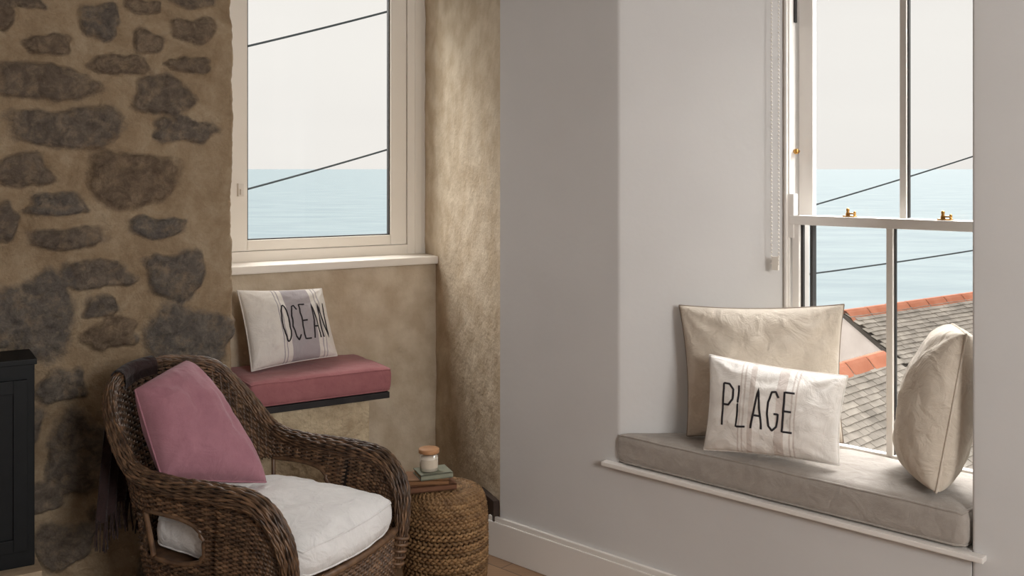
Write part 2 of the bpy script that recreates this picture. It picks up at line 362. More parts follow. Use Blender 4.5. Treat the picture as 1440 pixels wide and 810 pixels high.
cc=(O+dd*.11+ndd*.012); b.box((cc[0],cc[1],.115),[np.append(dd*.10,0),np.append(ndd*.014,0),(0,0,.115)]); fin(b,'baseboard_corner',M_dark,kind='structure',smooth=False)
far_l=C0+nn*SO-w*3.3; far_r=O+d*3.6
room=[far_l,pE,C0-nn*.3-w*(qE+.02),backend,O,O+d*tA,O+d*tB+n2*sB,O+d*tB+n2*(sW+.1),O+d*(tR+.1)+n2*(sW+.1),O+d*tR,far_r,np.array([far_r[0],-2.6]),np.array([far_l[0],-2.6])]
for nm,z,m in(('floor',0,M_floor),('ceiling',ZC,M_ceil)):
    b=Buf(); b.add([(p[0],p[1],z) for p in room],[tuple(range(len(room)))]); fin(b,nm,m,kind='structure',smooth=False)
def wq(nm,a,c):
    b=Buf(); b.add([(a[0],a[1],0),(c[0],c[1],0),(c[0],c[1],ZC),(a[0],a[1],ZC)],[(0,1,2,3)]); fin(b,nm,M_paint,kind='structure',smooth=False)
wq('wall_east',far_r,room[11]); wq('wall_front',room[11],room[12]); wq('wall_west',room[12],far_l)
# --- left window
o=-.19
def zl(u,v,oo=o): return zz(v,yL(rr(u,oo),oo))
zg=zl(450,334); zs2=zl(450,349); zf=zl(450,362)
rg0=rr(548,-.2); rs0=rr(571,-.2); rf0=rr(592,-.18)-.03
rg1=rr(347,-.2); rs1=rg1+(rg0-rs0); rf1=rs1+.10; zt=2.66
b=Buf()
boxL(b,rf0,rs0,-.26,-.18,zf-.05,zt+.1); boxL(b,rs1,rf1,-.26,-.18,zf-.05,zt+.1); boxL(b,rs0,rs1,-.26,-.18,zf-.05,zs2); boxL(b,rs0,rs1,-.26,-.18,zt,zt+.1)
boxL(b,rr(592,-.18),rr(584,-.175),-.2,-.172,zf,zt,0)
win=root('window_1',Lp(.5,-.2,1.2),'cream painted casement window looking out to sea',None,kind='structure')
wl=np.array(win.location)
fin(b,'frame',M_frame,origin=wl,parent=win,smooth=False,bevel=.004)
b=Buf()
boxL(b,rs0+.004,rg0,-.235,-.188,zs2+.003,zt); boxL(b,rg1,rs1-.004,-.235,-.188,zs2+.003,zt); boxL(b,rg0,rg1,-.235,-.188,zs2+.003,zg); boxL(b,rg0,rg1,-.235,-.188,zt-.06,zt)
fin(b,'sash',M_frame,origin=wl,parent=win,smooth=False,bevel=.006)
b=Buf(); g=.006
boxL(b,rg0,rg0+g,-.222,-.2,zg,zt-.06); boxL(b,rg1-g,rg1,-.222,-.2,zg,zt-.06); boxL(b,rg0,rg1,-.222,-.2,zg,zg+.005)
fin(b,'gasket',M_gasket,origin=wl,parent=win,smooth=False)
b=Buf(); boxL(b,rg0,rg1,-.213,-.211,zg,zt-.05); fin(b,'glass',M_glass,origin=wl,parent=win,smooth=False)
b=Buf(); boxL(b,rr(341,-.19),rr(333,-.19),-.19,-.165,zl(337,276),zl(337,258)); boxL(b,rr(339,-.19),rr(335,-.19),-.17,-.15,zl(337,274),zl(337,266)); fin(b,'latch',M_chain,origin=wl,parent=win,smooth=False,bevel=.002)
b=Buf(); boxL(b,-.02,qE+.02,-.2,.035,1.155,1.192); fin(b,'trim_1',M_frame,kind='structure',smooth=False,bevel=.01)
b=Buf(); boxL(b,rf0-.15,rf1+.2,-.34,-.2,zt+.05,ZC); fin(b,'wall_header',M_rough,kind='structure',smooth=False)
b=Buf(); boxL(b,rf0-.1,rf1+.2,-.36,-.26,0,zf-.02); fin(b,'wall_back_core',M_rough,kind='structure',smooth=False)
# --- right sash window
win=root('window_2',R(1.45,.45,.55),'white sliding sash window with slim glazing bars looking out to sea',None,kind='structure'); wl=np.array(win.location)
sU0,sU1=.475,.505; sL0,sL1=.40,.43
def zr_(u,v,s): t=tt(u,s); return zz(v,yR(t,s))
zm0=zr_(1240,321,sL0); zm1=zr_(1240,307,sL0)
tg0=tt(1148,sU1); tu0=tt(1121,sU0)-.004
tb0=tt(1265,sU0); tb1=tt(1279,sU1); tg1=tb1+(tb0-tg0); tu1=tg1+.05
zbot=.53
tj=tt(1102,.40)
b=Buf()
boxR(b,tj-.06,tj+.024,.40,.56,zbot,zT); boxR(b,tj+.024,tu0+.004,.44,.56,zbot,zT)
boxR(b,tu1-.004,tu1+.12,.38,.56,zbot,zT); boxR(b,tj,tu1+.1,.38,.6,zT-.05,zT+.05); boxR(b,tj-.05,tu1+.1,.44,.56,zbot-.04,zbot+.05)
boxR(b,tj+.008,tj+.018,.388,.41,zbot,zT)
fin(b,'frame',M_trim,origin=wl,parent=win,smooth=False,bevel=.003)
b=Buf()
boxR(b,tu0,tg0,sU0,sU1,zm0,zT-.04); boxR(b,tg1,tu1,sU0,sU1,zm0,zT-.04); boxR(b,tb0,tb1,sU0,sU1,zm0,zT-.04); boxR(b,tu0,tu1,sU0,sU1,zm0,zm1-.002); boxR(b,tu0,tu1,sU0,sU1,zT-.1,zT-.04)
fin(b,'upper_sash',M_trim,origin=wl,parent=win,smooth=False,bevel=.003)
b=Buf()
lt0=tt(1114,sL0); lg0=tt(1129,sL1); lb0=tt(1246,sL0); lb1=tt(1260,sL1)
boxR(b,lt0,lg0,sL0,sL1,zbot+.02,zm1); boxR(b,tg1,tu1,sL0,sL1,zbot+.02,zm1); boxR(b,lb0,lb1,sL0,sL1,zbot+.05,zm1); boxR(b,lt0-.01,tu1,sL0-.006,sL1,zm0,zm1); boxR(b,lt0,tu1,sL0,sL1,zbot+.02,.635)
boxR(b,lt0-.018,lt0+.008,sL0-.004,sL1,zm0-.05,zm1+.08)
fin(b,'lower_sash',M_trim,origin=wl,parent=win,smooth=False,bevel=.004)
b=Buf()
boxR(b,lg0,lg0+.008,sL0+.014,sL1,zbot+.05,zm0); boxR(b,tg0,tt(1139,sU0),sU0,sU1,zbot+.05,zm0); boxR(b,lb1,lb1+.004,sL0+.014,sL1,zbot+.05,zm0); boxR(b,lb0-.003,lb0,sL0+.016,sL1,zbot+.05,zm0); boxR(b,tb0-.004,tb0,sU0+.012,sU1,zm1,zT-.1); boxR(b,tb1,tb1+.004,sU0+.012,sU1,zm1,zT-.1)
boxR(b,tj+.026,tj+.032,.43,.445,zz(40,3.9),zT-.05)
fin(b,'gasket',M_gasket,origin=wl,parent=win,smooth=False)
for (a,c,s,z0,z1) in((tg0,tb0,sU0+.015,zm1,zT-.1),(tb1,tg1,sU0+.015,zm1,zT-.1),(lg0,lb0,sL0+.015,.635,zm0),(lb1,tg1,sL0+.015,.635,zm0)):
    b=Buf(); boxR(b,a,c,s,s+.003,z0,z1); fin(b,'glass',M_glass,origin=wl,parent=win,smooth=False)
def lathe(b,c,prof,k=20,mi=0,tone=.5):
    V=[];a=np.arange(k)/k*2*math.pi
    for r,z in prof: V+= [(c[0]+r*math.cos(x),c[1]+r*math.sin(x),c[2]+z) for x in a]
    fc=[(i*k+j,i*k+(j+1)%k,(i+1)*k+(j+1)%k,(i+1)*k+j) for i in range(len(prof)-1) for j in range(k)]
    fc.append(tuple(range(k))[::-1]); fc.append(tuple((len(prof)-1)*k+j for j in range(k)))
    b.add(V,fc,mi,tone)
for u in(1196,1330):
    t=tt(u,sL0+.02); b=Buf(); boxR(b,t-.022,t+.022,sL0+.002,sL0+.028,zm1,zm1+.005)
    c=R(t-.008,sL0+.016,zm1+.005); lathe(b,c,[(.008,0),(.007,.009),(.0045,.013),(.006,.018),(.006,.023),(.003,.027)],12)
    boxR(b,t-.008,t+.02,sL0+.01,sL0+.02,zm1+.010,zm1+.015); c=R(t+.018,sL0+.015,zm1+.005); lathe(b,c,[(.0045,0),(.005,.011),(.003,.016)],10)
    fin(b,'sash_fastener',M_brass,origin=wl,parent=win)
b=Buf(); t=tt(1122,.44); b.tube([R(t,.445,zz(213,yR(t,.44))),R(t,.43,zz(213,yR(t,.44)))],.007,Nn=[(0,0,1)]*2,k=10); b.tube([R(t,.43,zz(213,yR(t,.44))),R(t,.42,zz(213,yR(t,.44)))],[.011,.009],Nn=[(0,0,1)]*2,k=12); fin(b,'knob',M_brass,origin=wl,parent=win)
# blind chain
ch=root('blind_chain',R(tt(1090,.33),.33,1.2),'white beaded roller blind chain hanging beside the sash window','blind chain'); cl=np.array(ch.location)
b=Buf(); tc0=tt(1085,.33); tc1=tt(1095,.33); zc0=zz(372,yR(tc0,.33))
z=zc0
while z<zT+.3:
    for t in(tc0,tc1): lathe(b,R(t,.33,z),[(.0008,0),(.0030,.002),(.0030,.005),(.0008,.007)],6)
    z+=.0140
for t in(tc0,tc1): b.tube([R(t,.33,zc0),R(t,.33,zT+.3)],.0006,k=4)
fin(b,'bead_string',M_chain,origin=cl,parent=ch,kind='stuff')
b=Buf(); boxR(b,tc0+.001,tc1-.001,.328,.338,zc0-.02,zc0+.03); fin(b,'chain_holder',M_chain,origin=cl,parent=ch,smooth=False,bevel=.002)
# seat board
b=Buf()
V=[(tt(845,-.035),-.035),(tt(1382,-.035),-.035),(tt(1382,-.035),0.0),(tR,0.0),(tR+.09,.44),(tB+.02,.44),(tB,.4),(tA+.01,0.0),(tt(845,-.035),0.0)]
zb0,zb1=.503,.520
vv=[R(t,s,zb0) for t,s in V]+[R(t,s,zb1) for t,s in V]; kk=len(V)
b.add(vv,[tuple(range(kk))[::-1],tuple(range(kk,2*kk))]+[(i,(i+1)%kk,(i+1)%kk+kk,i+kk) for i in range(kk)])
fin(b,'trim_2',M_trim,kind='structure',smooth=False,bevel=.004)
# ---------------------------------------------------------------- soft goods
def boxcushion(name,corners,z0,z1,r,m,bulge=.0,label=None,cat='cushion',wr=.004,pipe=.004,n=(60,26,8),mpip=None,edge_in=0,rnd=0):
    c=[np.array(x,float) for x in corners]
    L=(np.linalg.norm(c[1]-c[0])+np.linalg.norm(c[2]-c[3]))/4; W=(np.linalg.norm(c[3]-c[0])+np.linalg.norm(c[2]-c[1]))/4; Hh=(z1-z0)/2
    sd=random.random()*30
    def mp(p):
        inner=np.clip(p,[-(L-r),-(W-r),-(Hh-r)],[L-r,W-r,Hh-r]); dv=p-inner; ln=np.linalg.norm(dv)
        q=inner+dv/ln*r if ln>1e-9 else p
        u=q[0]/L; v=q[1]/W
        uu=u*(1-edge_in*(1-v*v))*math.sqrt(1-rnd*v*v/2); vvv=v*(1-edge_in*(1-u*u))*math.sqrt(1-rnd*u*u/2)
        bz=bulge*max(0,(1-u*u))**.5*max(0,(1-v*v))**.5*(1 if q[2]>0 else .0)
        a=(uu+1)/2; bb=(vvv+1)/2
        xy=(c[0]*(1-a)+c[1]*a)*(1-bb)+(c[3]*(1-a)+c[2]*a)*bb
        z=(z0+z1)/2+q[2]+bz
        wv=wr*(nz(q[0]*7+sd,q[1]*7,q[2]*7)+.5*nz(q[0]*20+sd,q[1]*20,q[2]*14))
        dirv=xy-(c[0]+c[2])/2; nrm=np.linalg.norm(dirv)+1e-6
        s=wv*(1 if abs(q[2])<Hh*.95 else 0)
        return np.array([xy[0]+dirv[0]/nrm*s,xy[1]+dirv[1]/nrm*s,z+(wv if q[2]>Hh*.3 else 0)])
    b=Buf()
    def lsp(h,k):
        return np.concatenate([[-h,-h+r*.3,-h+r*.65],np.linspace(-h+r,h-r,max(k,3)),[h-r*.65,h-r*.3,h]])
    X,Yv,Zv=lsp(L,n[0]),lsp(W,n[1]),lsp(Hh,n[2])
    for sg in(-1,1):
        b.grid(np.array([[mp(np.array([x,y,sg*Hh])) for y in Yv] for x in X]))
        b.grid(np.array([[mp(np.array([x,sg*W,z])) for z in Zv] for x in X]))
        b.grid(np.array([[mp(np.array([sg*L,y,z])) for z in Zv] for y in Yv]))
    if pipe:
        for sg in(-1,1):
            lp=[]
            for x in np.linspace(-L,L,60): lp.append((x,-W))
            for y in np.linspace(-W,W,30)[1:]: lp.append((L,y))
            for x in np.linspace(L,-L,60)[1:]: lp.append((x,W))
            for y in np.linspace(W,-W,30)[1:-1]: lp.append((-L,y))
            P=[mp(np.array([x,y,sg*(Hh)*.999])) for x,y in lp]
            b.tube(P,pipe,k=6,closed=True,mi=1)
    base=(c[0]+c[1]+c[2]+c[3])/4
    return fin(b,name,[m,mpip or m],origin=(base[0],base[1],z0),label=label,cat=cat,weld=True)
def pillow(name,BL,BR,TR,TL,thick,m,label,cat='pillow',pinch=.07,back=.8,seed=0,pipe=.0035,wr=.006,mpip=None,n=44,e=.38,sag=0):
    BL,BR,TR,TL=[np.array(x,float) for x in(BL,BR,TR,TL)]
    nrm=np.cross(BR-BL+TR-TL,TL-BL+TR-BR); nrm/=np.linalg.norm(nrm)
    def P(u,v,sg=1):
        uu=u*(1-pinch*(1-v*v)); vv=v*(1-pinch*(1-u*u)); a=(uu+1)/2; c=(vv+1)/2
        p=(BL*(1-a)+BR*a)*(1-c)+(TL*(1-a)+TR*a)*c
        ed=max(0,(1-u*u))*max(0,(1-v*v)); h=thick*ed**e*(1-sag*v)
        h*=1+.12*nz(u*1.6+seed,v*1.6,seed)
        cr=0
        for cu in(-1,1):
            for cv in(-1,1):
                dx,dy=u-cu,v-cv; rd=math.hypot(dx,dy); th=math.atan2(dy,dx); cr+=math.exp(-rd*2.0)*math.sin(th*11+seed*3+cu*2+cv)*min(1,rd*4)
        h+=ed**.5*wr*(nz(u*3.2+seed,v*3.2,4)+.6*nz(u*7,v*7,seed)+1.2*cr)
        return p+nrm*h*(1 if sg>0 else -back)
    b=Buf(); s=np.sin(np.linspace(-math.pi/2,math.pi/2,n)); s=s*.7+np.linspace(-1,1,n)*.3
    uv=[]
    for sg in(1,-1):
        G=np.array([[P(x,y,sg) for y in s] for x in s]); b.grid(G)
        uv+= [((x+1)/2,(y+1)/2) for x in s for y in s]
    if pipe:
        lp=[(x,-1) for x in s]+[(1,y) for y in s[1:]]+[(x,1) for x in s[::-1][1:]]+[(-1,y) for y in s[::-1][1:-1]]
        pp=[P(x,y) for x,y in lp]; k0=b.n; b.tube(pp,pipe,Nn=[nrm]*len(pp),k=6,closed=True,mi=1); uv+=[(0,0)]*(b.n-k0)
    b.uv=uv
    base=(BL+BR)/2
    return P,nrm,base,b,m,mpip,label,cat,name
def fin_pillow(t,text=None):
    P,nrm,base,b,m,mpip,label,cat,name=t
    if text is None: return fin(b,name,[m,mpip or m],origin=base,label=label,cat=cat,fixn=True)
    rt=root(name,base,label,cat)
    fin(b,'pillow_cover',[m,mpip or m],origin=base,parent=rt,fixn=True)
    word,u0,u1,v0,v1,rw=text
    LT={'P':[[(0,0),(0,1)],[(0,1),(.25,1.0),(.42,.88),(.42,.64),(.25,.5),(0,.5)]],'L':[[(.02,1),(0,0),(.4,.02)]],'A':[[(0,0),(.22,1),(.44,0)],[(.08,.33),(.36,.33)]],
    'G':[[(.42,.84),(.3,.98),(.14,.96),(.02,.7),(0,.4),(.08,.1),(.24,0),(.4,.1),(.43,.42),(.26,.42)]],'E':[[(.4,1),(0,1),(0,0),(.4,0)],[(0,.52),(.32,.52)]],
    'O':[[(.22+.22*math.cos(x),.5+.5*math.sin(x)) for x in np.linspace(0,2*math.pi,25)]],'C':[[(.42,.85),(.3,.98),(.14,.95),(.02,.7),(0,.4),(.08,.1),(.24,0),(.42,.14)]],'N':[[(0,0),(0,1),(.42,0),(.42,1)]]}
    tb=Buf(); tot=.64*(len(word)-1)+.44
    for i,chh in enumerate(word):
        for st in LT[chh]:
            pts=[];st=np.array(st)
            for a,c in zip(st[:-1],st[1:]):
                for f in np.linspace(0,1,9)[:-1]: pts.append(a+(c-a)*f)
            pts.append(st[-1]); Q=[];NN=[]
            for x,y in pts:
                u=u0+(u1-u0)*(x+.64*i)/tot; v=v0+(v1-v0)*y
                p=P(u,v); e1=P(u+.02,v)-p; e2=P(u,v+.02)-p; nv=np.cross(e1,e2); nv/=np.linalg.norm(nv); Q.append(p+nv*.0012); NN.append(nv)
            tb.tube(Q,rw,Nn=NN,k=6,flat=.3)
    fin(tb,'lettering',M_ink,origin=base,parent=rt,label='printed black word '+word)
    return rt
sF=-.018
bc=boxcushion('bench_cushion',[R(tt(862,sF),sF,0)[:2],R(tt(1357,sF),sF,0)[:2],R(tR+.03,.375,0)[:2],R(tB-.03,.375,0)[:2]],.522,.634,.03,M_greigeS,bulge=.012,label='long grey-beige linen window seat cushion with piped edges',n=(90,30,8),pipe=.0045,wr=.004)
fin_pillow(pillow('scatter_pillow',PX(966,613,3.66),PX(1186,623,3.52),PX(1187,428,3.50),PX(955,429,3.70),.10,M_beige,'large plain beige linen pillow standing on the window seat',seed=2,mpip=M_pip,pinch=.06,wr=.012,pipe=.0028,back=.6))
fin_pillow(pillow('lettered_pillow',PX(990,632,3.47),PX(1180,654,3.25),PX(1192,529,3.31),PX(998,499,3.50),.082,M_plage,'white striped pillow with the word PLAGE on the window seat',seed=5,pinch=.055,wr=.010,back=.7),('PLAGE',-.72,.38,-.42,.48,.0038))
fin_pillow(pillow('scatter_pillow',R(1.60,.34,.655),R(1.79,.02,.662),R(1.868,.045,1.14),R(1.72,.35,1.12),.125,M_beige,'plump beige linen pillow propped upright against the window reveal',seed=4,pinch=-.01,mpip=M_beige,wr=.008,pipe=.004,back=.8,e=.36,sag=.12,n=56))
# ledge
rl1=rr(350,.42); rl0=rr(548,.42)
ld=root('wall_ledge',Lp((rl0+rl1)/2,.2,0),'low plastered ledge with a dark slab top beneath the casement window','ledge'); ll=np.array(ld.location)
b=Buf(); boxL(b,rl0,rl1,.005,.42,.615,.642); fin(b,'slab_top',M_slab,origin=ll,parent=ld,smooth=False,bevel=.003)
b=Buf(); boxL(b,rr(520,.40),rl1,.0,.40,0,.615); fin(b,'plinth',M_ledge,origin=ll,parent=ld,smooth=False,bevel=.015)
c1=rr(553,.43)
boxcushion('ledge_cushion',[Lp(rl1+.0,.43,0)[:2],Lp(c1,.43,0)[:2],Lp(c1,.02,0)[:2],Lp(rl1+.0,.02,0)[:2]],.643,.748,.028,M_rose,bulge=.01,label='rose red linen seat cushion on the dark ledge',n=(40,24,6),wr=.004)
fin_pillow(pillow('lettered_pillow',PX(354,522,4.26),PX(474,500,4.50),PX(452,406,4.58),PX(334,409,4.34),.075,M_ocean,'white pillow with grey stripes and the word OCEAN on the ledge',seed=3,pinch=.04,wr=.009,back=.5),('OCEAN',-.28,.84,-.48,.5,.0036))
# ---------------------------------------------------------------- wicker chair
FA=math.atan2(-.44,.9)
cen=np.array([-.935,3.46]); ch=root('wicker_armchair',(cen[0],cen[1],0),'dark brown woven wicker armchair with rolled arms','armchair',rot=FA)
half_r=[(.44,.29,.22),(.455,.31,.38),(.435,.325,.50),(.35,.34,.58),(.2,.35,.595),(.0,.355,.595),(-.15,.35,.625),(-.27,.32,.755),(-.36,.25,.87),(-.42,.13,.905),(-.43,0,.915)]
half_b=[(.42,.27,.09),(.39,.28,.09),(.34,.29,.09),(.26,.29,.09),(.14,.29,.09),(0,.29,.09),(-.08,.28,.09),(-.16,.25,.09),(-.21,.19,.09),(-.235,.1,.09),(-.24,0,.09)]
dzn=[0,0,.02,.035,.035,.035,.035,.02,0,0,0]
NA=601
RP=catmull([(x,-y,z+q) for (x,y,z),q in zip(half_r,dzn)]+[(x,y,z) for x,y,z in half_r[::-1][1:]],NA)
BP=catmull([(x,-y,z) for x,y,z in half_b]+[(x,y,z) for x,y,z in half_b[::-1][1:]],NA)
rh=[.022,.027,.032,.034,.034,.032,.028,.024,.021,.020,.020]
rho=catmull([(v,0,0) for v in rh+rh[::-1][1:]],NA)[:,0]
Tn=np.gradient(BP,axis=0); Nout=np.stack([Tn[:,1],-Tn[:,0],np.zeros(NA)],1); Nout/=np.linalg.norm(Nout,axis=1,keepdims=True)
if (Nout[NA//2]@np.array([-1,0,0]))<0: Nout=-Nout
RPs=RP-Nout*0.010
X0,X1,Z0,Z1=-.25,.12,.365,.525
def surf(i,bf):
    p=BP[i]*(1-bf)+RPs[i]*bf
    return p+Nout[i]*(.035*math.sin(math.pi*bf)*(.3 if abs(i-NA//2)>NA*.3 else -.3))
def inopen(p):
    if abs(p[1])<.2: return False
    ex=(p[0]-(X0+X1)/2)/((X1-X0)/2); ez=(p[2]-(Z0+Z1)/2)/((Z1-Z0)/2)
    return abs(ex)**3+abs(ez)**3<1
def chairpart(name,i0,i1):
    b=Buf(); rows=72
    idx=np.arange(i0,i1+1,1)
    for j in range(rows+1):
        bf=j/rows; seg=[];sn=[]
        tone=random.random()
        def flush():
            if len(seg)>3: b.tube(np.array(seg),.0052,Nn=np.array(sn),k=5,mi=0,tone=tone,flat=.8)
        for i in idx:
            p=surf(i,bf)
            if inopen(p): flush(); seg=[];sn=[]; continue
            off=.0040*math.cos(math.pi*i/4+math.pi*j)
            seg.append(p+Nout[i]*off); sn.append(Nout[i])
        flush()
    for i in range(i0,i1+1,8):
        seg=[]
        for bf in np.linspace(0,1,30):
            p=surf(i,bf)
            if inopen(p):
                if len(seg)>2: b.tube(seg,.005,Nn=[Nout[i]]*len(seg),k=5,mi=0,tone=.3)
                seg=[]; continue
            seg.append(p)
        if len(seg)>2: b.tube(seg,.005,Nn=[Nout[i]]*len(seg),k=5,mi=0,tone=.3)
    ii=list(range(i0,i1+1,4)); G=np.array([[surf(i,bf) for bf in np.linspace(0,1,60)] for i in ii])
    mk=np.array([[not inopen(G[a,c]) and not inopen(G[min(a+1,len(ii)-1),min(c+1,59)]) for c in range(60)] for a in range(len(ii))])
    b.grid(G,mi=1,mask=mk)
    if name=='armrest':
        pts=[]
        for th in np.linspace(0,2*math.pi,48,endpoint=False):
            cx,cz=math.cos(th),math.sin(th); f=(abs(cx)**3+abs(cz)**3)**(-1/3)
            x=(X0+X1)/2+(X1-X0)/2*cx*f; z=(Z0+Z1)/2+(Z1-Z0)/2*cz*f
            best=None
            for i in range(i0,i1+1,2):
                bf=(z-BP[i][2])/(RPs[i][2]-BP[i][2])
                if 0<=bf<=1:
                    p=surf(i,bf); e=abs(p[0]-x)
                    if best is None or e<best[0]: best=(e,p,i)
            if best: pts.append(best[1])
        b.tube(pts,.009,k=6,closed=True,tone=.6)
    P=RP[i0:i1+1]; T=np.gradient(P,axis=0); T/=np.linalg.norm(T,axis=1,keepdims=True)
    A=Nout[i0:i1+1]; Bv=np.cross(T,A); Bv/=np.linalg.norm(Bv,axis=1,keepdims=True); A2=np.cross(Bv,T); r=rho[i0:i1+1][:,None]
    b.tube(P,rho[i0:i1+1]*.90,Nn=A2,k=14,mi=1)
    s=np.concatenate([[0],np.cumsum(np.linalg.norm(np.diff(RP,axis=0),axis=1))])[i0:i1+1]
    for sg in(-1,1):
        K=15
        for k in range(K):
            th=2*math.pi*k/K+sg*s*4.0; wv=.0020*np.cos(th*7+(0 if sg>0 else math.pi)+s*100)
            Nr=np.cos(th)[:,None]*A2+np.sin(th)[:,None]*Bv
            b.tube(P+Nr*(r+wv[:,None]-.003),.0045,Nn=Nr,k=5,tone=random.random(),flat=.75)
    if name=='armrest':
        rng=range(0,20) if i0==0 else range(len(P)-20,len(P))
        for q in list(rng)[::4]:
            a=np.linspace(0,2*math.pi,20,endpoint=False); ringp=[P[q]+(math.cos(x)*A2[q]+math.sin(x)*Bv[q])*(r[q,0]+.003) for x in a]; b.tube(ringp,.006,k=5,closed=True,tone=.8)
    return fin(b,name,[M_wick,M_wickshade],parent=ch)
c6=int((NA-1)*6/20)
chairpart('armrest',0,c6); chairpart('backrest',c6,NA-1-c6); chairpart('armrest',NA-1-c6,NA-1)
b=Buf(); ny=141
for j in range(26):
    z=.07+j*.0115; y=np.linspace(-.28,.28,ny); x=.44+.03*(1-(y/.28)**2)+.0042*np.cos(np.arange(ny)*math.pi/4+math.pi*j)
    b.tube(np.stack([x,y,np.full(ny,z)],1),.0062,Nn=[(1,0,0)]*ny,k=5,tone=.4+.6*random.random(),flat=.8)
for y in np.linspace(-.27,.27,34): b.tube([(.44+.03*(1-(y/.28)**2),y,.08),(.44+.03*(1-(y/.28)**2),y,.355)],.005,Nn=[(1,0,0)]*2,k=5,tone=.3)
y=np.linspace(-.29,.29,ny); b.tube(np.stack([.445+.03*(1-(y/.28)**2),y,np.full(ny,.352)],1),.012,Nn=[(1,0,0)]*ny,k=8,tone=.7)
fin(b,'seat_apron',[M_wick,M_wickshade],parent=ch)
b=Buf(); yy=[(.45,-.28),(.47,0),(.45,.28),(.2,.30),(-.1,.29),(-.22,.2),(-.26,0),(-.22,-.2),(-.1,-.29),(.2,-.30)]
b.add([(x,y,.345) for x,y in yy]+[(x,y,.360) for x,y in yy],[tuple(range(10))[::-1],tuple(range(10,20))]+[(i,(i+1)%10,(i+1)%10+10,i+10) for i in range(10)]); fin(b,'seat',M_wick,parent=ch,smooth=False)
for x,y in((.38,-.25),(.38,.25),(-.18,-.19),(-.18,.19)):
    b=Buf(); lathe(b,(x,y,0),[(.016,0),(.018,.02),(.022,.15),(.022,.34)],12); fin(b,'leg',M_wick,parent=ch)
cF=np.array([math.cos(FA),math.sin(FA)]); cS=np.array([-cF[1],cF[0]])
def CW(x,y): return cen+cF*x+cS*y
boxcushion('seat_cushion',[CW(-.22,-.27),CW(.50,-.29),CW(.50,.29),CW(-.22,.27)],.364,.468,.051,M_white,bulge=.06,label='white cotton seat cushion with piped edges on the wicker armchair',n=(34,34,6),wr=.009,edge_in=.0,rnd=.44)
fin_pillow(pillow('scatter_pillow',PX(228,672,3.24),PX(374,678,3.48),PX(262,508,3.62),PX(190,549,3.32),.125,M_pink,'dusty rose linen pillow propped in the wicker armchair',seed=6,pinch=-.01,wr=.012,back=.6))
# throw
b=Buf(); ia=int(NA*.43); ib=int(NA*.50); ii=np.linspace(ia,ib,34).astype(int); G=[]
for q,i in enumerate(ii):
    A=np.append(Nout[i][:2],0); c=RP[i]; r=rho[i]+.010; rowp=[]
    for f in np.linspace(.03,0,6)[:-1]: rowp.append(c-A*(r)+np.array([0,0,-f]))
    for th in np.linspace(math.pi,0,9): rowp.append(c+A*r*math.cos(th)+np.array([0,0,r*math.sin(th)]))
    ln=.45+.015*math.sin(q*.3)
    for f in np.linspace(0,ln,26)[1:]: rowp.append(c+A*(r+.012*math.sin(q*.9+f*3)*min(1,f*6)-.16*f)+np.array([0,(-.20+.005*(q-17))*f,-f]))
    G.append(rowp)
G=np.array(G); b.grid(G); b.grid(G-np.array([0,0,.004]))
for q in range(0,34):
    p=G[q,-1]
    for e in range(2):
        o2=p+np.array([random.uniform(-.003,.003),random.uniform(-.003,.003),0]); pts=[o2+np.array([.003*math.sin(f*40+q),.003*math.cos(f*35+q*2),-f]) for f in np.linspace(0,.10+random.uniform(-.01,.01),8)]
        b.tube(pts,.0022,Nn=[(1,0,0)]*8,k=4)
Rm=np.array([[cF[0],cS[0],0],[cF[1],cS[1],0],[0,0,1]])
b.v=[v@Rm.T+np.array([cen[0],cen[1],0]) for v in b.v]
bs=CW(-.45,-.1); fin(b,'throw_blanket',M_throw,origin=(bs[0],bs[1],.35),label='dark plum wool throw with fringe draped over the armchair back',cat='throw blanket')
# ---------------------------------------------------------------- stool
sx,sy=(626-720)/F*3.78,3.78; st=root('woven_stool',(sx,sy,0),'round woven seagrass pouf stool beside the armchair','stool')
b=Buf()
prof=catmull([(.135,0,.0),(.148,0,.05),(.155,0,.14),(.157,0,.22),(.155,0,.31),(.149,0,.37),(.134,0,.405),(.11,0,.418)],46)[:,[0,2]]
na=264
for j,(r,z) in enumerate(prof):
    a=np.arange(na)/na*2*math.pi; off=.0045*np.cos(a*44+math.pi*j)
    P=np.stack([(r+off)*np.cos(a),(r+off)*np.sin(a),z+.003*np.sin(a*44+j)],1); Nr=np.stack([np.cos(a),np.sin(a),0*a],1)
    b.tube(P,.0063,Nn=Nr,k=6,closed=True,tone=.25+.65*np.random.rand(),flat=.8)
lathe(b,(0,0,0),[(p[0]-.006,p[1]) for p in prof]+[(.02,.414)],40,mi=1)
fin(b,'stool_body',[M_sea,M_seacore],parent=st)
b=Buf()
for j in range(11):
    r=.006+j*.0108; a=np.arange(96)/96*2*math.pi; kk=max(4,int(30*r/.11)//2*2)
    off=.0035*np.cos(a*kk+math.pi*j); P=np.stack([r*np.cos(a),r*np.sin(a),.418+off*.8+.002*np.cos(r*20)],1)
    b.tube(P,.0068,Nn=[(0,0,1)]*96,k=6,closed=True,tone=.3+.6*random.random(),flat=.8)
fin(b,'stool_top',[M_sea,M_seacore],parent=st)
zt0=.430
